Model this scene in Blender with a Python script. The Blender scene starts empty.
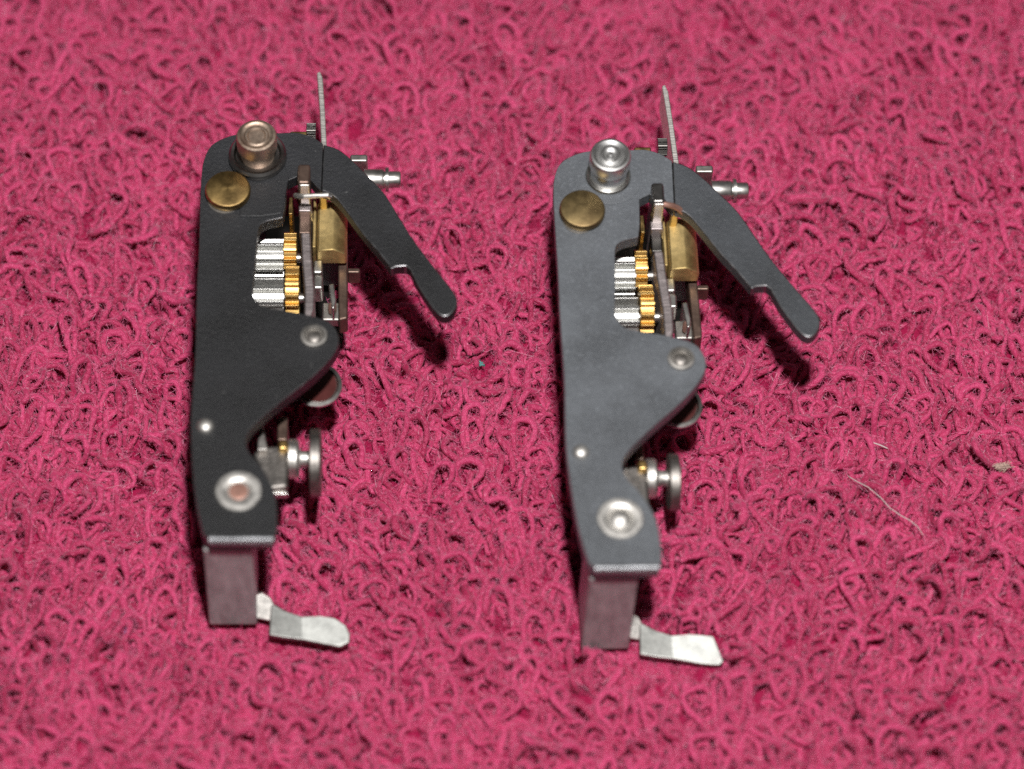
import bpy, bmesh, math, random
import numpy as np
from mathutils import Vector, Matrix, Euler

random.seed(7)
rng = np.random.default_rng(11)
scene = bpy.context.scene
COL = scene.collection

# ------------------------------------------------------------------ camera
# 1 unit is about 5 mm; a long macro lens looks down 56 degrees at the towel.
TH, D = math.radians(34), 60.0
S_, C_ = math.sin(TH), math.cos(TH)
cam = bpy.data.cameras.new('camera')
cam.lens = 36.0 * D / 10.24
cam.sensor_width = 36.0
cam.clip_start, cam.clip_end = 1.0, 500.0
cam.dof.use_dof = True
cam.dof.focus_distance = D - 0.15
cam.dof.aperture_fstop = (cam.lens / 1000.0) / 1.4
cam.dof.aperture_blades = 9
camo = bpy.data.objects.new('camera', cam)
camo.location = (0, -D * S_, D * C_)
camo.rotation_euler = (TH, 0, 0)
COL.objects.link(camo)
scene.camera = camo

# ------------------------------------------------------------------ light
world = bpy.data.worlds.new('World')
scene.world = world
world.use_nodes = True
world.node_tree.nodes['Background'].inputs[0].default_value = (1.0, 0.95, 0.9, 1)
world.node_tree.nodes['Background'].inputs[1].default_value = 0.06
fl = bpy.data.lights.new('flash', 'AREA')
fl.shape = 'DISK'
fl.size = 3.4
fl.energy = 44000
fl.color = (1.0, 0.97, 0.95)
flo = bpy.data.objects.new('flash', fl)
flo.location = (2.6, -18.0, 57.0)
flo.rotation_euler = (Vector((0, 0, 0)) - Vector(flo.location)).to_track_quat('-Z', 'Y').to_euler()
COL.objects.link(flo)

scene.view_settings.view_transform = 'Standard'
scene.view_settings.look = 'None'
scene.view_settings.exposure = 0.0
scene.view_settings.gamma = 1.0
scene.cycles.use_denoising = False
scene.cycles.max_bounces = 6
scene.cycles.sample_clamp_indirect = 2.5
scene.cycles.blur_glossy = 1.0

# ------------------------------------------------------------------ materials
def new_mat(name):
    m = bpy.data.materials.new(name)
    m.use_nodes = True
    nt = m.node_tree
    return m, nt, nt.nodes['Principled BSDF']

def metal(name, col, rough=0.3, metallic=1.0, var=0.35, scale=6.0, bump=0.0, brush=None, tint=None, tintamt=0.0, rvar=0.12):
    m, nt, p = new_mat(name)
    tc = nt.nodes.new('ShaderNodeTexCoord')
    mp = nt.nodes.new('ShaderNodeMapping')
    nt.links.new(tc.outputs['Object'], mp.inputs['Vector'])
    if brush:
        mp.inputs['Scale'].default_value = brush
    n = nt.nodes.new('ShaderNodeTexNoise')
    n.inputs['Scale'].default_value = scale
    n.inputs['Detail'].default_value = 6
    n.inputs['Roughness'].default_value = 0.65
    nt.links.new(mp.outputs[0], n.inputs['Vector'])
    r = nt.nodes.new('ShaderNodeValToRGB')
    c = Vector(col)
    r.color_ramp.elements[0].position = 0.3
    r.color_ramp.elements[1].position = 0.7
    r.color_ramp.elements[0].color = (*(c * (1 - var)), 1)
    r.color_ramp.elements[1].color = (*[min(1, x) for x in c * (1 + var * 0.5)], 1)
    nt.links.new(n.outputs[0], r.inputs[0])
    last = r.outputs[0]
    if tint:
        n2 = nt.nodes.new('ShaderNodeTexNoise')
        n2.inputs['Scale'].default_value = scale * 0.45
        n2.inputs['Detail'].default_value = 3
        nt.links.new(tc.outputs['Object'], n2.inputs['Vector'])
        mr = nt.nodes.new('ShaderNodeMapRange')
        mr.inputs['From Min'].default_value = 0.45
        mr.inputs['From Max'].default_value = 0.65
        mr.inputs['To Max'].default_value = tintamt
        nt.links.new(n2.outputs[0], mr.inputs['Value'])
        mx = nt.nodes.new('ShaderNodeMix'); mx.data_type = 'RGBA'
        nt.links.new(mr.outputs[0], mx.inputs[0])
        nt.links.new(last, mx.inputs[6])
        mx.inputs[7].default_value = (*tint, 1)
        last = mx.outputs[2]
    nt.links.new(last, p.inputs['Base Color'])
    p.inputs['Metallic'].default_value = metallic
    mr2 = nt.nodes.new('ShaderNodeMapRange')
    mr2.inputs['To Min'].default_value = max(0.02, rough - rvar)
    mr2.inputs['To Max'].default_value = rough + rvar
    nt.links.new(n.outputs[0], mr2.inputs['Value'])
    nt.links.new(mr2.outputs[0], p.inputs['Roughness'])
    if bump:
        b = nt.nodes.new('ShaderNodeBump')
        b.inputs['Strength'].default_value = bump
        b.inputs['Distance'].default_value = 0.02
        nt.links.new(n.outputs[0], b.inputs['Height'])
        nt.links.new(b.outputs[0], p.inputs['Normal'])
    return m

def plate_paint(name, col, rough, wear, worn, spec=0.5, end_wear=2.4, cloudy=1.45):
    """matt blackened plate: fine grain, cloudy handling marks, pale specks"""
    m, nt, p = new_mat(name)
    tc = nt.nodes.new('ShaderNodeTexCoord')
    def noise(scale, detail, rgh=0.6):
        n = nt.nodes.new('ShaderNodeTexNoise')
        n.inputs['Scale'].default_value = scale
        n.inputs['Detail'].default_value = detail
        n.inputs['Roughness'].default_value = rgh
        nt.links.new(tc.outputs['Object'], n.inputs['Vector'])
        return n
    cloud, grain, speck = noise(1.6, 5), noise(24, 5, 0.8), noise(16, 3)
    def mrange(src, a, b, lo, hi):
        r = nt.nodes.new('ShaderNodeMapRange')
        r.inputs['From Min'].default_value = a; r.inputs['From Max'].default_value = b
        r.inputs['To Min'].default_value = lo; r.inputs['To Max'].default_value = hi
        nt.links.new(src, r.inputs['Value'])
        return r.outputs[0]
    def mix(fac, a, b):
        x = nt.nodes.new('ShaderNodeMix'); x.data_type = 'RGBA'
        nt.links.new(fac, x.inputs[0])
        if isinstance(a, tuple): x.inputs[6].default_value = (*a, 1)
        else: nt.links.new(a, x.inputs[6])
        x.inputs[7].default_value = (*b, 1)
        return x.outputs[2]
    k = mix(mrange(cloud.outputs[0], 0.38, 0.68, 0, 1), tuple(x * 0.75 for x in col), tuple(x * cloudy for x in col))
    # finish rubbed paler by fingers round the knob and the lever
    rub = noise(2.2, 4, 0.6)
    sy = nt.nodes.new('ShaderNodeSeparateXYZ'); nt.links.new(tc.outputs['Object'], sy.inputs[0])
    am = nt.nodes.new('ShaderNodeMath'); am.operation = 'MULTIPLY_ADD'
    nt.links.new(rub.outputs[0], am.inputs[0]); am.inputs[1].default_value = 3.2; nt.links.new(sy.outputs[1], am.inputs[2])
    k = mix(mrange(am.outputs[0], 4.0, 6.0, 0, 0.8), k, tuple(x * end_wear for x in col))
    k = mix(mrange(grain.outputs[0], 0.52, 0.72, 0, 0.6), k, tuple(x * 2.2 for x in col))
    k = mix(mrange(speck.outputs[0], 0.70, 0.74, 0, wear), k, worn)
    nt.links.new(k, p.inputs['Base Color'])
    nt.links.new(mrange(cloud.outputs[0], 0.3, 0.7, rough - 0.06, rough + 0.08), p.inputs['Roughness'])
    p.inputs['Specular IOR Level'].default_value = spec
    p.inputs['Coat Weight'].default_value = 0.3
    p.inputs['Coat Roughness'].default_value = 0.36
    b = nt.nodes.new('ShaderNodeBump')
    b.inputs['Strength'].default_value = 0.6
    b.inputs['Distance'].default_value = 0.02
    nt.links.new(grain.outputs[0], b.inputs['Height'])
    nt.links.new(b.outputs[0], p.inputs['Normal'])
    return m

M = {}
M['black'] = plate_paint('blackened_plate', (0.009, 0.0095, 0.011), 0.50, 0.5, (0.16, 0.16, 0.16), end_wear=3.6)
M['grey_arm'] = plate_paint('grey_arm_finish', (0.048, 0.053, 0.060), 0.46, 0.2, (0.2, 0.2, 0.2), end_wear=1.6, cloudy=1.2)
M['grey'] = plate_paint('grey_plate', (0.105, 0.115, 0.128), 0.46, 0.2, (0.2, 0.2, 0.2), end_wear=1.15, cloudy=1.2)
M['steel'] = metal('bright_steel', (0.70, 0.69, 0.66), 0.38)
M['polish'] = metal('polished_steel', (0.72, 0.71, 0.68), 0.27, rvar=0.07)
M['knob'] = metal('turned_steel', (0.74, 0.74, 0.73), 0.40, rvar=0.06, var=0.2)
M['ring'] = metal('ring_steel', (0.30, 0.29, 0.28), 0.34)
M['satin'] = metal('satin_steel', (0.80, 0.78, 0.74), 0.5, bump=0.15, scale=12)
M['blade'] = metal('blade_steel', (0.85, 0.82, 0.78), 0.55, bump=0.2, brush=(1, 12, 1))
M['block'] = metal('foot_steel', (0.46, 0.45, 0.45), 0.55, metallic=0.35, bump=0.3, brush=(2, 2, 0.6))
M['dull'] = metal('dull_steel', (0.50, 0.48, 0.45), 0.48, bump=0.15)
M['mauve'] = metal('aged_steel', (0.52, 0.46, 0.46), 0.5, bump=0.2, brush=(1, 5, 1))
M['dark'] = metal('dark_steel', (0.10, 0.095, 0.09), 0.35)
M['brown'] = metal('bronzed_steel', (0.22, 0.15, 0.12), 0.45, bump=0.2, metallic=0.8)
M['brass'] = metal('brass', (0.70, 0.54, 0.25), 0.58, tint=(0.36, 0.24, 0.08), tintamt=0.5)
M['aged_brass'] = metal('aged_brass', (0.44, 0.30, 0.12), 0.46, scale=9, tint=(0.17, 0.11, 0.05), tintamt=0.7, bump=0.15)
M['brown_brass'] = metal('browned_brass', (0.34, 0.25, 0.12), 0.5, scale=9, tint=(0.15, 0.10, 0.05), tintamt=0.7, bump=0.12)
M['wheel'] = metal('wheel_steel', (0.30, 0.28, 0.26), 0.5, bump=0.2, scale=12)
M['lip'] = metal('bare_lip', (0.40, 0.41, 0.43), 0.5, scale=5, var=0.5, rvar=0.1)
M['edge'] = metal('burnished_edge', (0.30, 0.30, 0.31), 0.38, scale=10)
_nt = M['aged_brass'].node_tree
_tg = _nt.nodes.new('ShaderNodeTangent'); _tg.direction_type = 'RADIAL'; _tg.axis = 'Z'
_p = _nt.nodes['Principled BSDF']
_p.inputs['Anisotropic'].default_value = 0.35
_nt.links.new(_tg.outputs[0], _p.inputs['Tangent'])
M['gilt'] = metal('gilt_brass', (0.70, 0.48, 0.18), 0.40, var=0.2, rvar=0.04, tint=(0.45, 0.25, 0.06), tintamt=0.6)
M['gear'] = metal('gear_steel', (0.60, 0.60, 0.58), 0.33, var=0.15, rvar=0.03)
M['nickel'] = metal('worn_nickel', (0.56, 0.44, 0.35), 0.5, scale=8, tint=(0.34, 0.2, 0.14), tintamt=0.7, bump=0.25)
M['copper'] = metal('copper_core', (0.42, 0.23, 0.18), 0.55, metallic=0.55)
M['disc_reflection'] = metal('red_reflection_disc', (0.07, 0.008, 0.006), 0.45, metallic=0.0)  # towel's red reflection and the shade on the disc, painted as dark red
M['tab'] = metal('tab_steel', (0.42, 0.43, 0.41), 0.5, rvar=0.08, bump=0.10, scale=7)

# ------------------------------------------------------------------ geometry helpers
def P(px, py, z):
    """point of the place at height z that the photograph shows at px, py"""
    d = Vector((0, S_, -C_)) + Vector((1, 0, 0)) * ((px - 512) / 100 / D) + Vector((0, C_, S_)) * ((384.5 - py) / 100 / D)
    c = Vector(camo.location)
    return c + d * ((z - c.z) / d.z)

ROOT = P(228, 560, 0)

def q(px, py, z, o=(0, 0)):
    return P(px + o[0], py + o[1], z) - ROOT

def obj(name, bm, mat, parent=None, bevel=0.0, segs=2, smooth=True, angle=35):
    me = bpy.data.meshes.new(name)
    bmesh.ops.recalc_face_normals(bm, faces=bm.faces)
    bm.to_mesh(me); bm.free()
    if smooth:
        for f in me.polygons: f.use_smooth = True
        me.set_sharp_from_angle(angle=math.radians(angle))
    me.materials.append(mat)
    o = bpy.data.objects.new(name, me)
    COL.objects.link(o)
    if parent: o.parent = parent
    if bevel:
        b = o.modifiers.new('edges', 'BEVEL')
        b.width = bevel; b.segments = segs; b.limit_method = 'ANGLE'; b.angle_limit = math.radians(40)
        b.harden_normals = True
    return o

def spline(pts, n=4):
    """closed Catmull-Rom through the points that are not marked sharp"""
    out = []
    N = len(pts)
    for i in range(N):
        p0, p1, p2, p3 = (Vector(pts[(i + k) % N][:2]) for k in (-1, 0, 1, 2))
        s1, s2 = len(pts[i]) > 2, len(pts[(i + 1) % N]) > 2
        if s1: p0 = p1
        if s2: p3 = p2
        for k in range(n):
            t = k / n
            out.append(0.5 * ((2 * p1) + (p2 - p0) * t + (2 * p0 - 5 * p1 + 4 * p2 - p3) * t * t + (3 * p1 - p0 - 3 * p2 + p3) * t ** 3))
        if s1 and s2:
            del out[-n + 1:]
    return out

def prism(bm, pts, z0, z1):
    lo = [bm.verts.new((p.x, p.y, z0)) for p in pts]
    hi = [bm.verts.new((p.x, p.y, z1)) for p in pts]
    n = len(pts)
    bm.faces.new(hi); bm.faces.new(lo[::-1])
    for i in range(n):
        bm.faces.new((lo[i], lo[(i + 1) % n], hi[(i + 1) % n], hi[i]))

def box(bm, a, b, rot=None):
    """box between two corner points"""
    a, b = Vector(a), Vector(b)
    c = (a + b) / 2; h = b - a
    m = Matrix.Translation(c)
    if rot: m = m @ Euler(rot).to_matrix().to_4x4()
    m = m @ Matrix.Diagonal((abs(h.x), abs(h.y), abs(h.z), 1))
    bmesh.ops.create_cube(bm, size=1.0, matrix=m)

def pbox(bm, x0, x1, y0, y1, z, depth, o=(0, 0), rot=None):
    """box whose top face at height z covers the picture rectangle"""
    a = q(x0, y1, z, o); b = q(x1, y0, z, o)
    box(bm, (a.x, a.y, z - depth), (b.x, b.y, z), rot)

def lathe(bm, prof, org, axis=(0, 0, 1), n=40):
    """turn (radius, height) pairs about an axis"""
    rot = Vector((0, 0, 1)).rotation_difference(Vector(axis).normalized()).to_matrix()
    rings = []
    for r, h in prof:
        if r < 1e-6:
            rings.append([bm.verts.new(Vector(org) + rot @ Vector((0, 0, h)))])
        else:
            rings.append([bm.verts.new(Vector(org) + rot @ Vector((r * math.cos(2 * math.pi * k / n), r * math.sin(2 * math.pi * k / n), h))) for k in range(n)])
    for a, b in zip(rings, rings[1:]):
        for k in range(n):
            k2 = (k + 1) % n
            if len(a) == 1 and len(b) == 1: continue
            if len(a) == 1: bm.faces.new((a[0], b[k], b[k2]))
            elif len(b) == 1: bm.faces.new((a[k], b[0], a[k2]))
            else: bm.faces.new((a[k], a[k2], b[k2], b[k]))
    for rg in (rings[0], rings[-1]):
        if len(rg) > 1: bm.faces.new(rg)

def gear(bm, org, length, ro, ri, teeth, phase=0.0, duty=0.5):
    """toothed roller along x starting at org"""
    ring = []
    for k in range(teeth):
        a0 = 2 * math.pi * (k + phase) / teeth
        st = 2 * math.pi / teeth
        for f, r in ((0.0, ri), (0.5 - duty * 0.42, ri), (0.5 - duty * 0.26, ro), (0.5 + duty * 0.26, ro), (0.5 + duty * 0.42, ri)):
            ring.append((a0 + st * f, r))
    L = [bm.verts.new((org.x, org.y + r * math.cos(a), org.z + r * math.sin(a))) for a, r in ring]
    R = [bm.verts.new((org.x + length, org.y + r * math.cos(a), org.z + r * math.sin(a))) for a, r in ring]
    n = len(ring)
    bm.faces.new(L); bm.faces.new(R[::-1])
    for i in range(n):
        bm.faces.new((L[i], L[(i + 1) % n], R[(i + 1) % n], R[i]))

def tube(bm, pts, r, n=8):
    pts = [Vector(p) for p in pts]
    rings = []
    for i, p in enumerate(pts):
        t = (pts[min(i + 1, len(pts) - 1)] - pts[max(i - 1, 0)]).normalized()
        u = t.orthogonal() if abs(t.z) < 0.9 else t.cross(Vector((0, 1, 0)))
        u = (Vector((0, 0, 1)) - t * t.z).normalized() if abs(t.z) < 0.9 else (Vector((1, 0, 0)) - t * t.x).normalized()
        v = t.cross(u)
        rings.append([bm.verts.new(p + (u * math.cos(2 * math.pi * k / n) + v * math.sin(2 * math.pi * k / n)) * r) for k in range(n)])
    for a, b in zip(rings, rings[1:]):
        for k in range(n):
            bm.faces.new((a[k], a[(k + 1) % n], b[(k + 1) % n], b[k]))
    bm.faces.new(rings[0][::-1]); bm.faces.new(rings[-1])

def tag(o, label=None, cat=None, group=None, kind=None):
    for k, v in (('label', label), ('category', cat), ('group', group), ('kind', kind)):
        if v: o[k] = v
    return o

# ------------------------------------------------------------------ towel
def wave(x, y):
    return 0.05 * np.sin(0.9 * x + 0.5 * y + 1.0) + 0.04 * np.sin(1.7 * y - 0.6 * x) + 0.03 * np.sin(2.9 * x + 1.3 * y)

m, nt, p = new_mat('terry_yarn')
at = nt.nodes.new('ShaderNodeAttribute'); at.attribute_name = 'yarn'
tc = nt.nodes.new('ShaderNodeTexCoord')
n1 = nt.nodes.new('ShaderNodeTexNoise'); n1.inputs['Scale'].default_value = 65; n1.inputs['Detail'].default_value = 4; n1.inputs['Roughness'].default_value = 0.75
nt.links.new(tc.outputs['Object'], n1.inputs['Vector'])
sx = nt.nodes.new('ShaderNodeSeparateXYZ'); nt.links.new(at.outputs['Vector'], sx.inputs[0])
# twist of the ply: stripes that run round the yarn as they run along it
ma = nt.nodes.new('ShaderNodeMath'); ma.operation = 'MULTIPLY_ADD'
nt.links.new(sx.outputs[0], ma.inputs[0]); ma.inputs[1].default_value = 95.0; nt.links.new(sx.outputs[1], ma.inputs[2])
sn = nt.nodes.new('ShaderNodeMath'); sn.operation = 'SINE'; nt.links.new(ma.outputs[0], sn.inputs[0])
ad = nt.nodes.new('ShaderNodeMath'); ad.operation = 'MULTIPLY_ADD'
nt.links.new(sn.outputs[0], ad.inputs[0]); ad.inputs[1].default_value = 0.22; nt.links.new(n1.outputs[0], ad.inputs[2])
bp = nt.nodes.new('ShaderNodeBump'); bp.inputs['Strength'].default_value = 0.55; bp.inputs['Distance'].default_value = 0.02
nt.links.new(ad.outputs[0], bp.inputs['Height']); nt.links.new(bp.outputs[0], p.inputs['Normal'])
cr = nt.nodes.new('ShaderNodeValToRGB')
cr.color_ramp.elements[0].position = 0.15; cr.color_ramp.elements[0].color = (0.37, 0.012, 0.066, 1)
cr.color_ramp.elements[1].position = 0.8; cr.color_ramp.elements[1].color = (0.60, 0.046, 0.155, 1)
av = nt.nodes.new('ShaderNodeMath'); av.operation = 'MULTIPLY_ADD'
nt.links.new(n1.outputs[0], av.inputs[0]); av.inputs[1].default_value = 0.9
s2 = nt.nodes.new('ShaderNodeMath'); s2.operation = 'MULTIPLY_ADD'
nt.links.new(sx.outputs[2], s2.inputs[0]); s2.inputs[1].default_value = 0.6; s2.inputs[2].default_value = -0.25
nt.links.new(s2.outputs[0], av.inputs[2]); nt.links.new(av.outputs[0], cr.inputs[0]); nt.links.new(cr.outputs[0], p.inputs['Base Color'])
p.inputs['Roughness'].default_value = 0.34
p.inputs['Specular IOR Level'].default_value = 1.0
p.inputs['Specular Tint'].default_value = (1.0, 0.55, 0.74, 1)
p.inputs['Sheen Weight'].default_value = 0.3
p.inputs['Sheen Roughness'].default_value = 0.5
p.inputs['Sheen Tint'].default_value = (1.0, 0.55, 0.7, 1)
M['yarn'] = m

m, nt, p = new_mat('yarn_fuzz')
hi = nt.nodes.new('ShaderNodeHairInfo')
cr = nt.nodes.new('ShaderNodeValToRGB')
cr.color_ramp.elements[0].color = (0.52, 0.042, 0.145, 1)
cr.color_ramp.elements[1].color = (0.82, 0.23, 0.40, 1)
cr.color_ramp.elements[1].position = 0.94
cr.color_ramp.elements.new(1.0).color = (0.90, 0.58, 0.70, 1)
nt.links.new(hi.outputs['Random'], cr.inputs[0]); nt.links.new(cr.outputs[0], p.inputs['Base Color'])
p.inputs['Roughness'].default_value = 0.6
p.inputs['Specular IOR Level'].default_value = 0.2
M['fuzz'] = m

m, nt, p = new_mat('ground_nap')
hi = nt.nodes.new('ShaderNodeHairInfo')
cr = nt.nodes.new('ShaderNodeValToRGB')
cr.color_ramp.elements[0].color = (0.38, 0.022, 0.085, 1)  # nap darker than the fuzz, shade low in the pile put into its colour
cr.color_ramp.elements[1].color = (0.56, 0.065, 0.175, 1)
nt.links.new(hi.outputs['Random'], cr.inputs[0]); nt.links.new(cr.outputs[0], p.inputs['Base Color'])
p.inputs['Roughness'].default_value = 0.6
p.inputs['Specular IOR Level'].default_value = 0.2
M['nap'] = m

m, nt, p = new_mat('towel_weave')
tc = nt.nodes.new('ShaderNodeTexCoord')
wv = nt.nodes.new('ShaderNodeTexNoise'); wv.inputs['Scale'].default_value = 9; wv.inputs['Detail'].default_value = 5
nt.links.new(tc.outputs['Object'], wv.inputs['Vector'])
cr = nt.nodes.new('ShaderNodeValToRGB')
cr.color_ramp.elements[0].color = (0.28, 0.009, 0.048, 1); cr.color_ramp.elements[1].color = (0.40, 0.018, 0.082, 1)  # deeper than the yarn: shade between the loops painted into the weave
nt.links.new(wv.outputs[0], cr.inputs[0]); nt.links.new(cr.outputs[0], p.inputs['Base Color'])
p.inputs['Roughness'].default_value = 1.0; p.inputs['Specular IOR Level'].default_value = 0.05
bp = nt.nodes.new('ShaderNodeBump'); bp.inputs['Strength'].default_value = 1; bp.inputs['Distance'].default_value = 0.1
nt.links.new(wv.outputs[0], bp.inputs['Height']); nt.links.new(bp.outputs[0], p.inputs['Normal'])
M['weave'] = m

Z_BASE = -0.10
def build_towel():
    G = 281
    g = np.linspace(-14, 14, G)
    X, Y = np.meshgrid(g, g)
    Z = Z_BASE + 0.005 + wave(X, Y) + np.clip(rng.normal(0, 0.022, X.shape), -0.05, 0.05)
    v = np.stack([X, Y, Z], -1).reshape(-1, 3)
    i = np.arange((G - 1) * G).reshape(G - 1, G)[:, :G - 1].ravel()
    f = np.stack([i, i + 1, i + G + 1, i + G], -1)
    under = v.copy(); under[:, 2] -= 0.25
    me = bpy.data.meshes.new('towel')
    n = len(v)
    # closed sheet: top, underside and rim
    faces = f.tolist() + (f[:, ::-1] + n).tolist()
    rim = list(range(G)) + [G * k + G - 1 for k in range(1, G)] + list(range(G * G - 2, G * (G - 1) - 1, -1)) + [G * k for k in range(G - 2, 0, -1)]
    for a, b in zip(rim, rim[1:] + rim[:1]):
        faces.append((b, a, a + n, b + n))
    me.from_pydata(np.concatenate([v, under]).tolist(), [], faces)
    for pl in me.polygons: pl.use_smooth = True
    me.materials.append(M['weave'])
    o = bpy.data.objects.new('towel', me)
    COL.objects.link(o)
    return o

towel = build_towel()
tag(towel, 'crimson pink terry towel with looped pile lying under both mechanisms', 'towel')

def sweep(pts, rad, RAD):
    """tubes round many centre lines at once: vertices, quads and frames"""
    N, SEG = pts.shape[:2]
    T = np.gradient(pts, axis=1)
    T /= np.linalg.norm(T, axis=-1, keepdims=True) + 1e-9
    ref = np.zeros_like(T); ref[..., 0] = 0.3; ref[..., 1] = 0.2; ref[..., 2] = 0.93
    ref = np.where(np.abs((T * ref).sum(-1, keepdims=True)) > 0.93, np.array([1.0, 0, 0]), ref)
    U = np.cross(T, ref); U /= np.linalg.norm(U, axis=-1, keepdims=True) + 1e-9
    V = np.cross(T, U)
    ang = 2 * np.pi * np.arange(RAD) / RAD
    rr = rad[..., None, None] * (1 + 0.10 * rng.normal(size=(N, SEG, RAD, 1)))
    vert = pts[:, :, None, :] + rr * (U[:, :, None, :] * np.cos(ang)[None, None, :, None] + V[:, :, None, :] * np.sin(ang)[None, None, :, None])
    k = np.arange(RAD); k2 = (k + 1) % RAD
    s = np.arange(SEG - 1)[:, None] * RAD
    quad = np.stack([s + k, s + k2, s + RAD + k2, s + RAD + k], -1).reshape(-1, 4)
    F = (quad[None] + (np.arange(N) * SEG * RAD)[:, None, None]).reshape(-1, 4)
    al = np.cumsum(np.linalg.norm(np.diff(pts, axis=1, prepend=pts[:, :1]), axis=-1), axis=1)
    A = np.zeros((N, SEG, RAD, 3), np.float32)
    A[..., 0] = al[..., None]; A[..., 1] = ang; A[..., 2] = rng.random((N, 1, 1))
    return vert.reshape(-1, 3), F, A.reshape(-1, 3), T, U, V

def loop_lines(step_x, step_y, SEG, hr, wr, face, lean_mu):
    """centre lines of terry loops: each leaves the weave, rounds a teardrop and comes back"""
    xs, ys = np.arange(-7.0, 7.0, step_x), np.arange(-6.6, 7.4, step_y)
    bx, by = np.meshgrid(xs, ys)
    bx = bx + (np.arange(len(ys))[:, None] % 2) * step_x * 0.5
    bx = (bx + rng.normal(0, step_x * 0.28, bx.shape)).ravel(); by = (by + rng.normal(0, step_y * 0.28, by.shape)).ravel()
    N = len(bx)
    t = np.linspace(0, 1, SEG)[None, :]
    phi = 2 * np.pi * t
    h = rng.uniform(*hr, (N, 1))
    w = rng.uniform(*wr, (N, 1))
    skew = rng.normal(0, 0.3, (N, 1))
    neck = rng.uniform(0.5, 1.3, (N, 1))
    Xl = w * np.sin(phi) * ((1 - np.cos(phi)) / 2) ** neck * 1.35
    Yl = h * (1 - np.cos(phi)) / 2
    Zl = 0.05 * np.cos(phi / 2) * np.sign(rng.normal(size=(N, 1))) + rng.normal(0, 0.05, (N, 1)) * np.sin(phi)
    Xl = Xl + skew * Yl * 0.5 + rng.normal(0, 0.02, (N, 1)) * np.sin(2 * phi) + rng.normal(0, 0.012, (N, 1)) * np.sin(3 * phi)
    curl = rng.normal(0.1, 0.28, (N, 1)) / h          # the head of the loop curls over
    curl = np.where(np.abs(curl) < 1e-2, 1e-2, curl)
    a = Yl * curl
    Zl = Zl + (1 - np.cos(a)) / curl
    Yl = np.sin(a) / curl
    lean = np.clip(np.abs(rng.normal(lean_mu, 0.28, (N, 1))), 0, 1.42)
    az = np.where(rng.random((N, 1)) < face, rng.normal(0, 0.36, (N, 1)), rng.uniform(-np.pi, np.pi, (N, 1)))
    az = az + 0.35 * np.sin(0.8 * bx + 0.3 * by)[:, None]   # the pile swirls in patches
    yaw = rng.normal(0, 0.32, (N, 1))
    cy, sy = np.cos(yaw), np.sin(yaw)
    Xr, Zr = Xl * cy - Zl * sy, Xl * sy + Zl * cy
    up, fw = Yl * np.cos(lean) - Zr * np.sin(lean), Yl * np.sin(lean) + Zr * np.cos(lean)
    ca, sa = np.cos(az), np.sin(az)
    pts = np.stack([bx[:, None] + Xr * ca + fw * sa, by[:, None] - Xr * sa + fw * ca, Z_BASE + wave(bx, by)[:, None] + up], -1)
    pts += rng.normal(0, 0.004, pts.shape)
    # the pile is pressed down under the two mechanisms
    for (x0, x1, y0, y1) in PRESS:
        ins = (pts[..., 0] > x0) & (pts[..., 0] < x1) & (pts[..., 1] > y0) & (pts[..., 1] < y1)
        pts[..., 2] = np.where(ins, np.minimum(pts[..., 2], -0.065), pts[..., 2])
    return bx, by, pts

def yarn_mesh(name, parts, parent):
    nv = 0; VV, FF, AA = [], [], []
    for v, f, a in parts:
        VV.append(v); FF.append(f + nv); AA.append(a); nv += len(v)
    vv, F, A = np.concatenate(VV), np.concatenate(FF), np.concatenate(AA)
    me = bpy.data.meshes.new(name)
    me.vertices.add(len(vv)); me.vertices.foreach_set('co', vv.astype(np.float32).ravel())
    me.loops.add(F.size); me.loops.foreach_set('vertex_index', F.astype(np.int32).ravel())
    me.polygons.add(len(F)); me.polygons.foreach_set('loop_start', np.arange(0, F.size, 4, dtype=np.int32))
    me.polygons.foreach_set('use_smooth', np.ones(len(F), bool))
    me.update(calc_edges=True)
    me.attributes.new('yarn', 'FLOAT_VECTOR', 'POINT').data.foreach_set('vector', A.astype(np.float32).ravel())
    me.materials.append(M['yarn'])
    o = bpy.data.objects.new(name, me); COL.objects.link(o); o.parent = parent
    return tag(o, kind='stuff')

def fuzz_for(bx, by, pts, rad, T, U, V, per, mean):
    """loose fibres that stand off the yarn and run along it"""
    SEG = pts.shape[1]
    ids = np.nonzero((np.abs(bx) < 6.0) & (by > -5.7) & (by < 6.3))[0]
    L = np.repeat(ids, per); K = len(L)
    sg = rng.integers(2, SEG - 2, K)
    an = rng.uniform(0, 2 * np.pi, K)
    out = U[L, sg] * np.cos(an)[:, None] + V[L, sg] * np.sin(an)[:, None]
    fr = rng.random((K, 1))
    base = pts[L, sg] * (1 - fr) + pts[L, sg + 1] * fr + out * (rad[L, sg] * 0.85)[:, None]
    d = out * rng.uniform(0.1, 0.9, (K, 1)) + T[L, sg] * rng.normal(0, 1.1, (K, 1)) + rng.normal(0, 0.45, (K, 3))
    d /= np.linalg.norm(d, axis=-1, keepdims=True)
    ln = rng.gamma(2.4, mean / 2.4, (K, 1)).clip(0.02, 0.24)
    bend = rng.normal(0, 0.6, (K, 3))
    return np.stack([base, base + d * ln * 0.5 + bend * ln * 0.15, base + d * ln + bend * ln * 0.5], 1)

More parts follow.
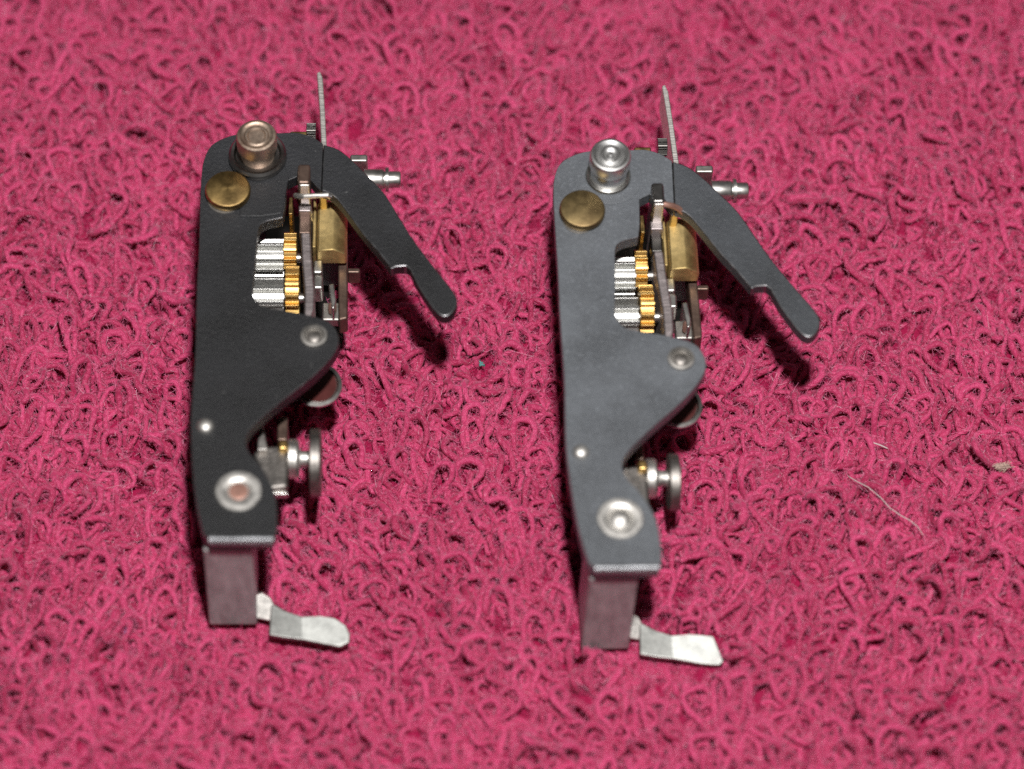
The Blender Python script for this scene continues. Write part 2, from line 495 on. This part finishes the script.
def build_loops(parent):
    bx, by, pts = loop_lines(0.186, 0.20, 22, (0.27, 0.46), (0.07, 0.118), 0.88, 1.08)
    N, SEG = pts.shape[:2]
    t = np.linspace(0, 1, SEG)[None, :]
    rad = rng.uniform(0.027, 0.039, (N, 1)) * (1 + 0.13 * rng.normal(size=(N, SEG))) * (0.8 + 0.25 * np.sin(np.pi * t))
    v, f, a, T, U, V = sweep(pts, rad, 6)
    bx2, by2, pts2 = loop_lines(0.16, 0.16, 13, (0.12, 0.24), (0.05, 0.10), 0.5, 1.15)
    rad2 = rng.uniform(0.024, 0.034, (len(bx2), 1)) * (1 + 0.13 * rng.normal(size=pts2.shape[:2]))
    v2, f2, a2, T2, U2, V2 = sweep(pts2, rad2, 5)
    yarn_mesh('terry_loops', [(v, f, a), (v2, f2, a2)], parent)
    hp0 = np.concatenate([fuzz_for(bx, by, pts, rad, T, U, V, 200, 0.040), fuzz_for(bx2, by2, pts2, rad2, T2, U2, V2, 40, 0.05)])
    nb = 260000                                   # nap of the ground between the loops
    gx, gy = rng.uniform(-6, 6, nb), rng.uniform(-5.7, 6.3, nb)
    g0 = np.stack([gx, gy, Z_BASE + 0.005 + wave(gx, gy)], -1)
    gd = rng.normal(0, 1, (nb, 3)) * (1, 1, 0.35); gd[:, 2] = np.abs(gd[:, 2]) + 0.45
    gd = gd / np.linalg.norm(gd, axis=-1, keepdims=True) * rng.uniform(0.04, 0.11, (nb, 1))
    gb = rng.normal(0, 0.02, (nb, 3))
    nap = np.stack([g0, g0 + gd * 0.5 + gb, g0 + gd], 1)
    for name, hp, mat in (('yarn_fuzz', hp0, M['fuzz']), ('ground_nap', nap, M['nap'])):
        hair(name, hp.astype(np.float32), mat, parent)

def hair(name, hp, mat, parent):
    K = len(hp)
    hc = bpy.data.hair_curves.new(name)
    hc.add_curves([3] * K)
    hc.attributes['position'].data.foreach_set('vector', hp.ravel())
    ra = hc.attributes.get('radius') or hc.attributes.new('radius', 'FLOAT', 'POINT')
    ra.data.foreach_set('value', np.tile(np.array([0.0016, 0.0015, 0.0009], np.float32), K))
    hc.materials.append(mat)
    ho = bpy.data.objects.new(name, hc); COL.objects.link(ho); ho.parent = parent
    tag(ho, kind='stuff')

# ------------------------------------------------------------------ mechanisms
ZT = 1.70                                   # top of the cover plate
TK = 0.15
BODY = [(323, 143.8, 1), (312, 137), (297, 132.7), (279.6, 133), (262, 132.5), (243, 133.5), (227, 137), (212, 145), (204.5, 158), (201.5, 175), (200.3, 200), (199, 250), (197, 290), (195.3, 357),
        (192.5, 395), (191, 426), (192.3, 464), (196.5, 505), (203, 534, 1), (211, 541, 1), (273, 541, 1), (277, 531, 1), (276.3, 503), (271.6, 485), (260.5, 466), (250, 454),
        (245.5, 443), (247, 434), (256, 422.5), (279, 403), (306.7, 381.5), (325.5, 364), (336, 350), (338.8, 339), (334, 327), (324.5, 320), (305, 314.5), (281.6, 310), (263, 306.5), (255.5, 300),
        (252.3, 290), (254.5, 269), (256.5, 247), (259, 227), (268, 220.5, 1), (282.5, 217.5, 1), (285, 205), (287, 181, 1), (298, 176, 1), (311, 180, 1), (317, 187), (321, 190, 1)]
ARM = [(323.4, 144.2, 1), (338, 149), (353, 160.5), (367.5, 175), (385, 194), (400, 218), (414, 240), (432, 264), (449.6, 286), (457, 298), (455.5, 308), (449, 315), (441, 315.5), (432, 307), (420, 289), (413.5, 277),
       (410.5, 269.5, 1), (406, 266, 1), (396, 266.5, 1), (391.5, 269, 1), (386, 261.5, 1), (376, 249), (363, 234), (347, 212), (337, 199), (329, 193), (321.4, 190.4, 1)]

def rivet(name, px, py, r, root, mat_ring, mat_core, hole, dome, z=ZT):
    """flat flanged ring with a turned-in middle and a domed or sunk core"""
    c = q(px, py, z)
    bm = bmesh.new()
    lathe(bm, [(r, -0.03), (r, 0.012), (r * 0.95, 0.024), (r * 0.75, 0.028), (hole * 1.15, 0.024), (hole, 0.012), (hole * 0.97, 0.002), (0, 0.002)], c)
    o = obj(name, bm, mat_ring, root)
    bm = bmesh.new()
    lathe(bm, [(hole * 0.9, 0.0), (hole * 0.85, 0.005), (hole * 0.62, 0.007 + dome * 0.6), (hole * 0.4, 0.007 + dome * 0.92), (0, 0.008 + dome)], c)
    obj('rivet_core', bm, mat_core, o)
    return o

def build_mechanism(kind):
    black = kind == 'black'
    OFF = {} if black else {'wheel': (-9, -3), 'blade': (9, 0), 'block': (3, 1), 'foot': (0, -4), 'screw': (0, -5)}
    wo, bo, ko, fo, so = (OFF.get(k, (0, 0)) for k in ('wheel', 'blade', 'block', 'foot', 'screw'))
    root = bpy.data.objects.new('timer_mechanism', None)
    root.empty_display_size = 0.4
    COL.objects.link(root)
    plate = M['black'] if black else M['grey']

    # cover plate and lever arm
    bm = bmesh.new(); prism(bm, [q(p.x, p.y, ZT) for p in spline(BODY)], ZT - TK, ZT)
    cover = obj('cover_plate', bm, plate, root, bevel=0.036, segs=3)
    bm = bmesh.new(); prism(bm, [q(p.x, p.y, ZT - 0.012) for p in spline(ARM)], ZT - TK, ZT - 0.012)
    arm = obj('lever_arm', bm, plate if black else M['grey_arm'], root, bevel=0.03, segs=3)
    for o_ in (cover, arm):                   # rubbed bright along its edges
        o_.data.materials.append(M['edge']); o_.modifiers['edges'].material = 1
    # rounded front lip of the plate, rubbed down to bare metal
    bm = bmesh.new()
    e0, e1 = q(209.5, 540.5, ZT - 0.05), q(273.5, 540.5, ZT - 0.05)
    tube(bm, [e0 + (e1 - e0) * t for t in (0, 0.03, 0.25, 0.5, 0.75, 0.97, 1)], 0.054, 20)
    obj('front_lip', bm, M['lip'], cover)
    # column that carries the plate
    bm = bmesh.new()
    prism(bm, [q(x, y, ZT) for x, y in ((222, 152), (262, 152), (250, 240), (246, 300), (243, 420), (246, 520), (218, 520), (210, 430), (213, 300), (217, 200))], 0.06, ZT - TK - 0.002)
    obj('side_frame', bm, M['black'], root, bevel=0.02)
    # movement floor plate, deep in the works
    bm = bmesh.new()
    prism(bm, [q(x, y, 0.2) for x, y in ((252, 215), (345, 215), (343, 345), (300, 400), (252, 410))], 0.14, 0.2)
    obj('base_plate', bm, M['dark'], root, bevel=0.02)

    # knob on its washer
    c = q(257.8, 158.5, ZT)
    if black:
        bm = bmesh.new()
        lathe(bm, [(0.16, 0.0), (0.275, 0.0), (0.29, 0.03), (0.285, 0.075), (0.262, 0.10), (0.235, 0.092), (0.215, 0.06), (0.16, 0.05)], c, n=64)
        obj('washer', bm, M['ring'], root)
        bm = bmesh.new()
        prism(bm, [q(x, y, ZT) for x, y in ((238, 162), (281, 156), (289, 178), (282, 214), (262, 217), (240, 217))], ZT - 0.02, ZT + 0.014)
        obj('shim_plate', bm, plate, root, bevel=0.01)
        bm = bmesh.new()
        lathe(bm, [(0.12, 0.02), (0.165, 0.02), (0.165, 0.17), (0.185, 0.20), (0.2, 0.22), (0.2, 0.365), (0.19, 0.385), (0.165, 0.39), (0.15, 0.378), (0.125, 0.376), (0.11, 0.388), (0.095, 0.388), (0.08, 0.372), (0.03, 0.37), (0, 0.37)], c, n=64)
        kb = obj('knob', bm, M['nickel'], root)
        kb['label'] = 'worn brownish nickel knob'
    else:
        bm = bmesh.new()
        lathe(bm, [(0.15, 0.0), (0.222, 0.0), (0.226, 0.02), (0.215, 0.034), (0.19, 0.034), (0.15, 0.03)], c, n=64)
        obj('washer', bm, M['polish'], root)
        bm = bmesh.new()
        lathe(bm, [(0.33, -0.02), (0.335, 0.006), (0.32, 0.010), (0.2, 0.008), (0.2, -0.02)], c, n=64)
        obj('seat_ring', bm, plate, root)
        bm = bmesh.new()
        lathe(bm, [(0.12, 0.02), (0.18, 0.02), (0.18, 0.16), (0.17, 0.18), (0.172, 0.2), (0.2, 0.225), (0.203, 0.24), (0.203, 0.36), (0.192, 0.38), (0.17, 0.386), (0.15, 0.372), (0.135, 0.36), (0.115, 0.362), (0.105, 0.38), (0.09, 0.384), (0.075, 0.37), (0.055, 0.362), (0.04, 0.375), (0.025, 0.392), (0, 0.398)], c, n=64)
        kb = obj('knob', bm, M['knob'], root)
        kb['label'] = 'shiny turned steel knob'
    # flat brass screw
    c = q(228.2, 194.5, ZT)
    bm = bmesh.new()
    lathe(bm, [(0.1, -0.02), (0.2, 0.0), (0.222, 0.03), (0.226, 0.075), (0.214, 0.1), (0.2, 0.107), (0, 0.109)], c, n=64)
    obj('brass_screw', bm, M['aged_brass'] if black else M['brown_brass'], root)
    bm = bmesh.new()
    lathe(bm, [(0.05, -0.004), (0.17, -0.004), (0.17, 0.012), (0.05, 0.012)], q(225, 200, ZT), n=32)
    obj('screw_seat', bm, M['dull'], root)
    # rivets and pin
    rivet('rivet', 314, 336.5, 0.135, root, M['dull'], M['wheel'], 0.085, 0.014)
    rivet('rivet', 238.5, 491.5, 0.225, root, M['satin'], M['copper'] if black else M['satin'], 0.108 if black else 0.125, 0.004 if black else 0.04)
    bm = bmesh.new()
    lathe(bm, [(0.085, -0.02), (0.083, 0.012), (0.07, 0.035), (0.045, 0.05), (0.02, 0.057), (0, 0.058)], q(205.3, 426.5, ZT), n=32)
    obj('pin', bm, M['satin'], root)

    # gears (shafts lie along x)
    for (px, py, z, ln, ro, ri, nt_, ph) in ((251, 258, 1.12, 0.33, 0.19, 0.11, 8, 0.2), (251, 298, 1.08, 0.33, 0.205, 0.12, 8, 0.6)):
        c = q(px, py, z); bm = bmesh.new(); gear(bm, c, ln, ro, ri, nt_, ph)
        obj('pinion', bm, M['gear'], root, bevel=0.006, segs=1)
    for (px, py, z, ln, ro, ri, nt_, ph) in ((284, 252, 1.1, 0.13, 0.20, 0.15, 11, 0.1), (285.5, 291, 1.1, 0.14, 0.25, 0.195, 13, 0.4)):
        c = q(px, py, z); bm = bmesh.new(); gear(bm, c, ln, ro, ri, nt_, ph)
        obj('brass_gear', bm, M['gilt'], root, bevel=0.006, segs=1)
    for py in (258, 298):
        bm = bmesh.new(); lathe(bm, [(0.05, 0), (0.05, 0.62)], q(247, py, 1.1), axis=(1, 0, 0), n=16)
        obj('gear_shaft', bm, M['steel'], root)

    # upright bridge plate beside the gears, seen on its edge
    bm = bmesh.new()
    a = [q(*p, 1.42) for p in ((300.5, 232), (310.5, 232), (311.5, 255), (314.5, 290), (314, 308), (311, 318), (304, 318), (304.5, 290), (302, 262))]
    prism(bm, a, 0.15, 1.42)
    obj('bridge_plate', bm, M['mauve'], root, bevel=0.022, segs=3)
    # trip lever standing through the slot
    bm = bmesh.new()
    pbox(bm, 297.3, 310.4, 163.5, 183, 1.86, 0.8); obj('trip_lever', bm, M['brown'] if black else M['ring'], root, bevel=0.03, segs=3)
    bm = bmesh.new(); pbox(bm, 299.5, 309.5, 181.5, 185.5, 1.83, 0.5); obj('lever_step', bm, M['steel'], root, bevel=0.012)
    bm = bmesh.new(); pbox(bm, 298.5, 311.5, 200.5, 211, 1.5, 0.7); obj('lever_shoulder', bm, M['mauve'], root, bevel=0.015)
    bm = bmesh.new(); pbox(bm, 300, 312.5, 209, 213, 1.46, 0.7); obj('lever_step', bm, M['steel'], root, bevel=0.015)
    bm = bmesh.new(); pbox(bm, 298.8, 310.8, 213, 233, 1.40, 0.9); obj('lever_foot', bm, M['brown'] if black else M['dark'], root, bevel=0.015)
    bm = bmesh.new(); pbox(bm, 288.5, 293, 197, 214, 1.5, 0.9); obj('brass_strip', bm, M['aged_brass'], root, bevel=0.01)
    # wire spring hooked over the lever
    bm = bmesh.new()
    if black: pts = [(295.5, 195.5, 1.70), (299, 196, 1.75), (304, 196.4, 1.77), (312, 196, 1.75), (320, 195.4, 1.74), (327, 195, 1.73), (330, 196.5, 1.68)]
    else: pts = [(301, 183, 1.78), (305, 184.5, 1.80), (311, 185.5, 1.8), (318, 187, 1.77), (325, 190, 1.7), (331, 195, 1.62)]
    tube(bm, [q(*p) for p in pts], 0.026 if black else 0.03, 10)
    obj('wire_spring', bm, M['satin'] if black else M['copper'], root)
    bm = bmesh.new(); pbox(bm, 319, 327, 186.5, 193.5, 1.62, 0.3); obj('brass_tip', bm, M['brass'], root, bevel=0.02)
    # brass block
    bm = bmesh.new()
    x0, x1 = 317.5, 347.5
    prof = [q(x, 225, z) for x, z in ((x0, 1.12), (x0, 1.33), (x0 + 2, 1.35), (x0 + 15, 1.36), (x0 + 17, 1.357), (x0 + 27, 1.29), (x1, 1.24), (x1, 1.12))]
    ya, yb = q(330, 250, 1.36).y, q(330, 201, 1.36).y
    A = [bm.verts.new((p.x, ya, p.z)) for p in prof]; B = [bm.verts.new((p.x, yb, p.z)) for p in prof]
    bm.faces.new(A[::-1]); bm.faces.new(B)
    for i in range(len(prof)):
        j = (i + 1) % len(prof); bm.faces.new((A[i], A[j], B[j], B[i]))
    bm2 = bmesh.new(); pbox(bm2, 318, 346, 205, 246, 1.118, 0.7); obj('cavity_shade_box', bm2, M['black'], root, bevel=0.03)  # added black box standing in for the shaded cavity under the brass block
    blk = obj('brass_block', bm, M['brass'], root, bevel=0.018)
    bm = bmesh.new(); pbox(bm, 312.3, 316.8, 199, 247, 1.31, 0.5); obj('side_strip', bm, M['brass'], blk, bevel=0.012)
    # nuts, lever and outer plate below the block
    for k, (y0, y1) in enumerate(((259.5, 272.5), (275, 288))):
        bm = bmesh.new(); pbox(bm, 313.2 + k * 0.5, 322.6 + k * 0.3, y0, y1, 1.2, 0.25); obj('nut', bm, M['steel'], root, bevel=0.02)
    bm = bmesh.new()
    prism(bm, [q(*p, 1.15) for p in ((328.5, 284), (334, 283), (336, 300), (334.5, 308), (331.5, 308))], 0.85, 1.15)
    obj('click_pawl', bm, M['steel'], root, bevel=0.015)
    bm = bmesh.new(); lathe(bm, [(0.045, 0), (0.045, 0.14), (0.03, 0.17), (0, 0.175)], q(333.5, 258, 1.02)); obj('pawl_pin', bm, M['copper'], root)
    bm = bmesh.new(); lathe(bm, [(0.04, 0), (0.04, 0.1), (0.02, 0.13), (0, 0.13)], q(332.5, 311, 1.0)); obj('pawl_pin', bm, M['copper'], root)
    bm = bmesh.new()
    prism(bm, [q(*p, 1.05) for p in ((337.5, 244), (347.5, 240), (347.5, 318), (338.8, 320))], 0.8, 1.05)
    obj('outer_plate', bm, M['brown'], root, bevel=0.02)
    bm = bmesh.new(); pbox(bm, 322, 340, 302, 320, 0.95, 0.12); obj('lower_bridge', bm, M['dull'], root, bevel=0.02)
    bm = bmesh.new(); pbox(bm, 347, 360, 267.5, 272.5, 0.95, 0.2); obj('stop_peg', bm, M['brown'], root, bevel=0.02)

    # long blade behind, small knurled stud beside it
    bm = bmesh.new()
    zb = 1.30
    top = [q(x, y, zb, bo) for x, y in ((316.8, 72.5), (320.2, 71), (322.8, 78), (325, 110), (327.2, 152), (321.5, 152), (319.6, 110))]
    prism(bm, top, zb - 0.42, zb)
    obj('blade', bm, M['blade'], root, bevel=0.012)
    c = q(306.5, 132, 1.32, bo); bm = bmesh.new(); gear(bm, c, 0.095, 0.09, 0.08, 22)
    obj('knurled_stud', bm, M['dark'], root, bevel=0.004, segs=1)
    bm = bmesh.new(); pbox(bm, 290, 307, 131, 137, 1.45, 0.12); obj('brass_ledge', bm, M['aged_brass'], root, bevel=0.015)
    # screw on the far side of the arm
    bm = bmesh.new()
    lathe(bm, [(0.0, 0), (0.105, 0), (0.105, 0.18), (0.095, 0.2), (0.085, 0.2), (0.085, 0.215), (0.122, 0.215), (0.122, 0.245), (0.083, 0.25), (0.083, 0.35), (0.073, 0.365), (0, 0.366)], q(364, 179.5, 1.42, so), axis=(1, 0, 0))
    obj('cross_screw', bm, M['steel'], root)
    bm = bmesh.new(); pbox(bm, 350, 367.5, 154, 161, 1.45, 0.3, so); obj('screw_bracket', bm, M['dull'], root, bevel=0.02)

    # stop disc under the triangular ear
    c = q(316.5, 387, 0.95); ax_ = (0.06, -0.07, 1)
    bm = bmesh.new()
    lathe(bm, [(0.0, 0.0), (0.225, 0.0), (0.25, 0.03), (0.25, 0.055), (0.215, 0.06), (0.2, 0.04), (0, 0.04)], c, n=48, axis=ax_)
    disc = obj('stop_disc', bm, M['polish'], root)
    bm = bmesh.new(); lathe(bm, [(0, 0), (0.195, 0), (0.195, 0.055), (0, 0.056)], c, n=40, axis=ax_); obj('disc_face', bm, M['disc_reflection'], disc)  # face carries the painted red reflection
    bm = bmesh.new(); lathe(bm, [(0.09, 0), (0.09, 0.85)], q(316, 387, 0.12), n=20); obj('disc_post', bm, M['dark'], root)

    # stud and wheel low on the right (shaft along x)
    zc, wr = 0.95, 0.335 if black else 0.28
    bm = bmesh.new()
    prism(bm, [q(*p, 1.12, wo) for p in ((252, 452), (262, 446), (286, 444), (288, 458), (288, 487), (270, 489), (262, 476))], 1.0, 1.12)
    obj('cam_block', bm, M['wheel'], root, bevel=0.04, segs=3)
    bm = bmesh.new(); pbox(bm, 270, 288, 490.5, 494, 1.06, 0.08, wo); obj('cam_lip', bm, M['polish'], root, bevel=0.012)
    bm = bmesh.new(); lathe(bm, [(0, 0), (0.18, 0), (0.195, 0.02), (0.195, 0.09), (0.18, 0.11), (0.09, 0.12), (0.08, 0.15), (0.08, 0.28), (0, 0.28)], q(287.5, 459, zc, wo), axis=(1, 0, 0)); obj('stud', bm, M['satin'], root)
    bm = bmesh.new(); lathe(bm, [(0, 0), (wr - 0.015, 0), (wr, 0.012), (wr, 0.098), (wr - 0.015, 0.11), (0, 0.11)], q(310, 463, zc, wo), n=64, axis=(1, 0, 0)); obj('wheel', bm, M['wheel'], root)
    bm = bmesh.new(); lathe(bm, [(0.055, 0), (0.065, 0.01), (0.065, 0.03), (0, 0.032)], q(307, 459, zc, wo), axis=(1, 0, 0), n=20); obj('brass_bush', bm, M['brass'], root)
    bm = bmesh.new()
    prism(bm, [q(*p, 1.2, wo) for p in ((259, 424), (263, 424), (268, 450), (257, 450))], 0.9, 1.2)
    obj('spring_tongue', bm, M['dull'], root, bevel=0.015)
    bm = bmesh.new(); pbox(bm, 278, 288, 439.5, 449, 1.19, 0.2, wo); obj('brass_pad', bm, M['gilt'], root, bevel=0.03)
    bm = bmesh.new(); pbox(bm, 277, 288, 416, 440, 1.05, 0.7, wo); obj('brown_post', bm, M['brown'], root, bevel=0.02)

    # foot block and folded tab
    y0 = q(230, 625, 0.1, ko).y
    xa, xb = q(205, 625, 0.8, ko).x, q(253.5, 625, 0.8, ko).x
    bm = bmesh.new(); box(bm, (xa, y0, 0.1), (xb, y0 + 0.62, ZT - TK - 0.1)); obj('foot_block', bm, M['block'], root, bevel=0.02)
    def strip(name, pts, mat, tilt=0.42, thick=0.07, o=(0, 0)):
        """plate whose face leans toward the front, traced where it stands"""
        zmid = 0.22
        cy_ = q(pts[0][0], sum(p_[1] for p_ in pts) / len(pts), zmid, o).y
        n = Vector((0, -math.sin(tilt), math.cos(tilt)))
        out = []
        pc = Vector((0, cy_, zmid))
        for p_ in pts:
            # meet the sight line with the leaning face
            a_ = q(p_[0], p_[1], 0.0, o); b_ = q(p_[0], p_[1], 1.0, o)
            d_ = b_ - a_; t_ = (pc - a_).dot(n) / d_.dot(n)
            out.append(a_ + d_ * t_)
        bm = bmesh.new()
        hi_ = [bm.verts.new(v) for v in out]; lo_ = [bm.verts.new(v - n * thick) for v in out]
        bm.faces.new(hi_); bm.faces.new(lo_[::-1])
        for i in range(len(out)):
            j = (i + 1) % len(out); bm.faces.new((lo_[i], lo_[j], hi_[j], hi_[i]))
        return obj(name, bm, mat, root, bevel=0.012)
    strip('tab_joint', [(252, 597), (262, 593), (270, 598), (275, 607), (274, 622), (254, 618)], M['satin'], tilt=0.7, o=fo, thick=0.12)
    def on_leaf(px, py, tilt, mid):
        """where the sight line meets a leaf that leans toward the front"""
        n = Vector((0, -math.sin(tilt), math.cos(tilt)))
        pc = Vector((0, q(300, mid, 0.22, fo).y, 0.22))
        a_ = q(px, py, 0.0, fo); d_ = q(px, py, 1.0, fo) - a_
        return a_ + d_ * ((pc - a_).dot(n) / d_.dot(n))
    f1 = [on_leaf(x, y, 0.10, 624) for x, y in ((302, 639.5), (285, 637.5), (269, 634.5), (271, 604.5), (274, 604), (287, 611), (302, 616))]
    if black: tp = [(320, 617), (335, 617.5), (346, 625), (350, 634), (349.5, 642), (340, 646.5), (325, 644)]
    else: tp = [(320, 616.5), (344, 617), (348, 628), (353, 643), (348, 646.5), (330, 645)]
    f2 = [on_leaf(x, y, 0.17, 630) for x, y in tp]
    f2[0].z += 0.01
    bm = bmesh.new()
    dn = Vector((0, 0.01, -0.06))
    hi_ = [bm.verts.new(v) for v in f1 + f2]; lo_ = [bm.verts.new(v + dn) for v in f1 + f2]
    k1, k2 = list(range(7)), [6] + list(range(7, 7 + len(f2))) + [0]
    for k in (k1, k2):
        bm.faces.new([hi_[i] for i in k]); bm.faces.new([lo_[i] for i in k[::-1]])
    rim = list(range(7 + len(f2)))
    for i, j in zip(rim, rim[1:] + rim[:1]):
        bm.faces.new((lo_[i], lo_[j], hi_[j], hi_[i]))
    obj('foot_tab', bm, M['tab'], root, bevel=0.014, angle=3)
    return root

left = build_mechanism('black')
left.location = ROOT
tag(left, 'black clockwork timer mechanism with worn brownish knob in a dark ring', 'mechanism', 'clockwork mechanisms lying side by side on the towel')
right = build_mechanism('grey')
right.rotation_euler = (math.radians(1.98), math.radians(2.83), math.radians(2.61))
right.location = (0.756, -2.313, -0.02)
tag(right, 'grey clockwork timer mechanism with shiny turned steel knob', 'mechanism', 'clockwork mechanisms lying side by side on the towel')

PRESS = []
for r_, o_ in ((left, (0, 0)), (right, (3, 1))):
    a = q(204, 625, 0, o_); b = q(256, 625, 0, o_)
    m_ = Matrix.LocRotScale(r_.location, r_.rotation_euler, None)
    a = m_ @ a; b = m_ @ b
    PRESS.append((a.x - 0.05, b.x + 0.05, a.y - 0.12, a.y + 0.75))
    PRESS.append((b.x, b.x + 0.95, a.y - 0.42, a.y + 0.12))
    PRESS.append((a.x + 0.05, b.x - 0.05, a.y + 0.75, a.y + 4.4))
build_loops(towel)

# ------------------------------------------------------------------ lint on the towel
def lint_mat(name, col):
    m, nt, p = new_mat(name)
    n = nt.nodes.new('ShaderNodeTexNoise'); n.inputs['Scale'].default_value = 30
    r = nt.nodes.new('ShaderNodeValToRGB')
    r.color_ramp.elements[0].color = (*[x * 0.7 for x in col], 1); r.color_ramp.elements[1].color = (*col, 1)
    nt.links.new(n.outputs[0], r.inputs[0]); nt.links.new(r.outputs[0], p.inputs['Base Color'])
    p.inputs['Roughness'].default_value = 0.7
    return m
white = lint_mat('white_lint', (0.75, 0.68, 0.66)); cream = lint_mat('cream_lint', (0.62, 0.45, 0.38)); blue = lint_mat('blue_lint', (0.25, 0.28, 0.6)); teal = lint_mat('teal_lint', (0.12, 0.35, 0.33))
bm = bmesh.new()
tube(bm, [P(*p) for p in ((848, 476, 0.12), (856, 481, 0.2), (868, 487, 0.23), (880, 497, 0.24), (890, 508, 0.23), (900, 515, 0.2), (911, 521, 0.22), (918, 527, 0.24), (923, 535, 0.15))], 0.004, 6)
tag(obj('lint_fibre', bm, white), 'long pale hair curving over the towel pile right of the grey mechanism', 'lint')
bm = bmesh.new()
tube(bm, [P(*p) for p in ((858, 438, 0.04), (868, 441, 0.1), (880, 445, 0.11), (889, 449, 0.06))], 0.006, 6)
tag(obj('lint_fibre', bm, white), 'short pale hair on the towel above the long hair', 'lint')
bm = bmesh.new()
for k in range(40):
    c = P(1003 + random.gauss(0, 3.5), 467 + random.gauss(0, 1.3), 0.12)
    d = Vector((random.gauss(0.8, 0.2), random.gauss(0.28, 0.2), random.gauss(0, 0.15))).normalized() * random.uniform(0.025, 0.055)
    e = Vector((random.gauss(0, .02), random.gauss(0, .02), random.gauss(0, .02)))
    tube(bm, [c - d, c - d * 0.4 + e, c + d * 0.4 + e * 0.6, c + d - e], 0.0035, 5)
tag(obj('lint_tuft', bm, cream), 'cream tuft of lint on the towel near its right edge', 'lint')
for (px, py, mt, lab, r) in ((128, 632, blue, 'tiny blue speck of lint on the towel below the black mechanism', 0.02), (481, 364, teal, 'tiny teal speck of lint on the towel between the mechanisms', 0.016)):
    bm = bmesh.new()
    for k in range(9):
        c = P(px + random.gauss(0, 1.2), py + random.gauss(0, 1.0), 0.12)
        d = Vector((random.gauss(0, 1), random.gauss(0, 1), random.gauss(0, .5))).normalized() * r
        tube(bm, [c - d, c, c + d], 0.008, 5)
    tag(obj('lint_speck', bm, mt), lab, 'lint')
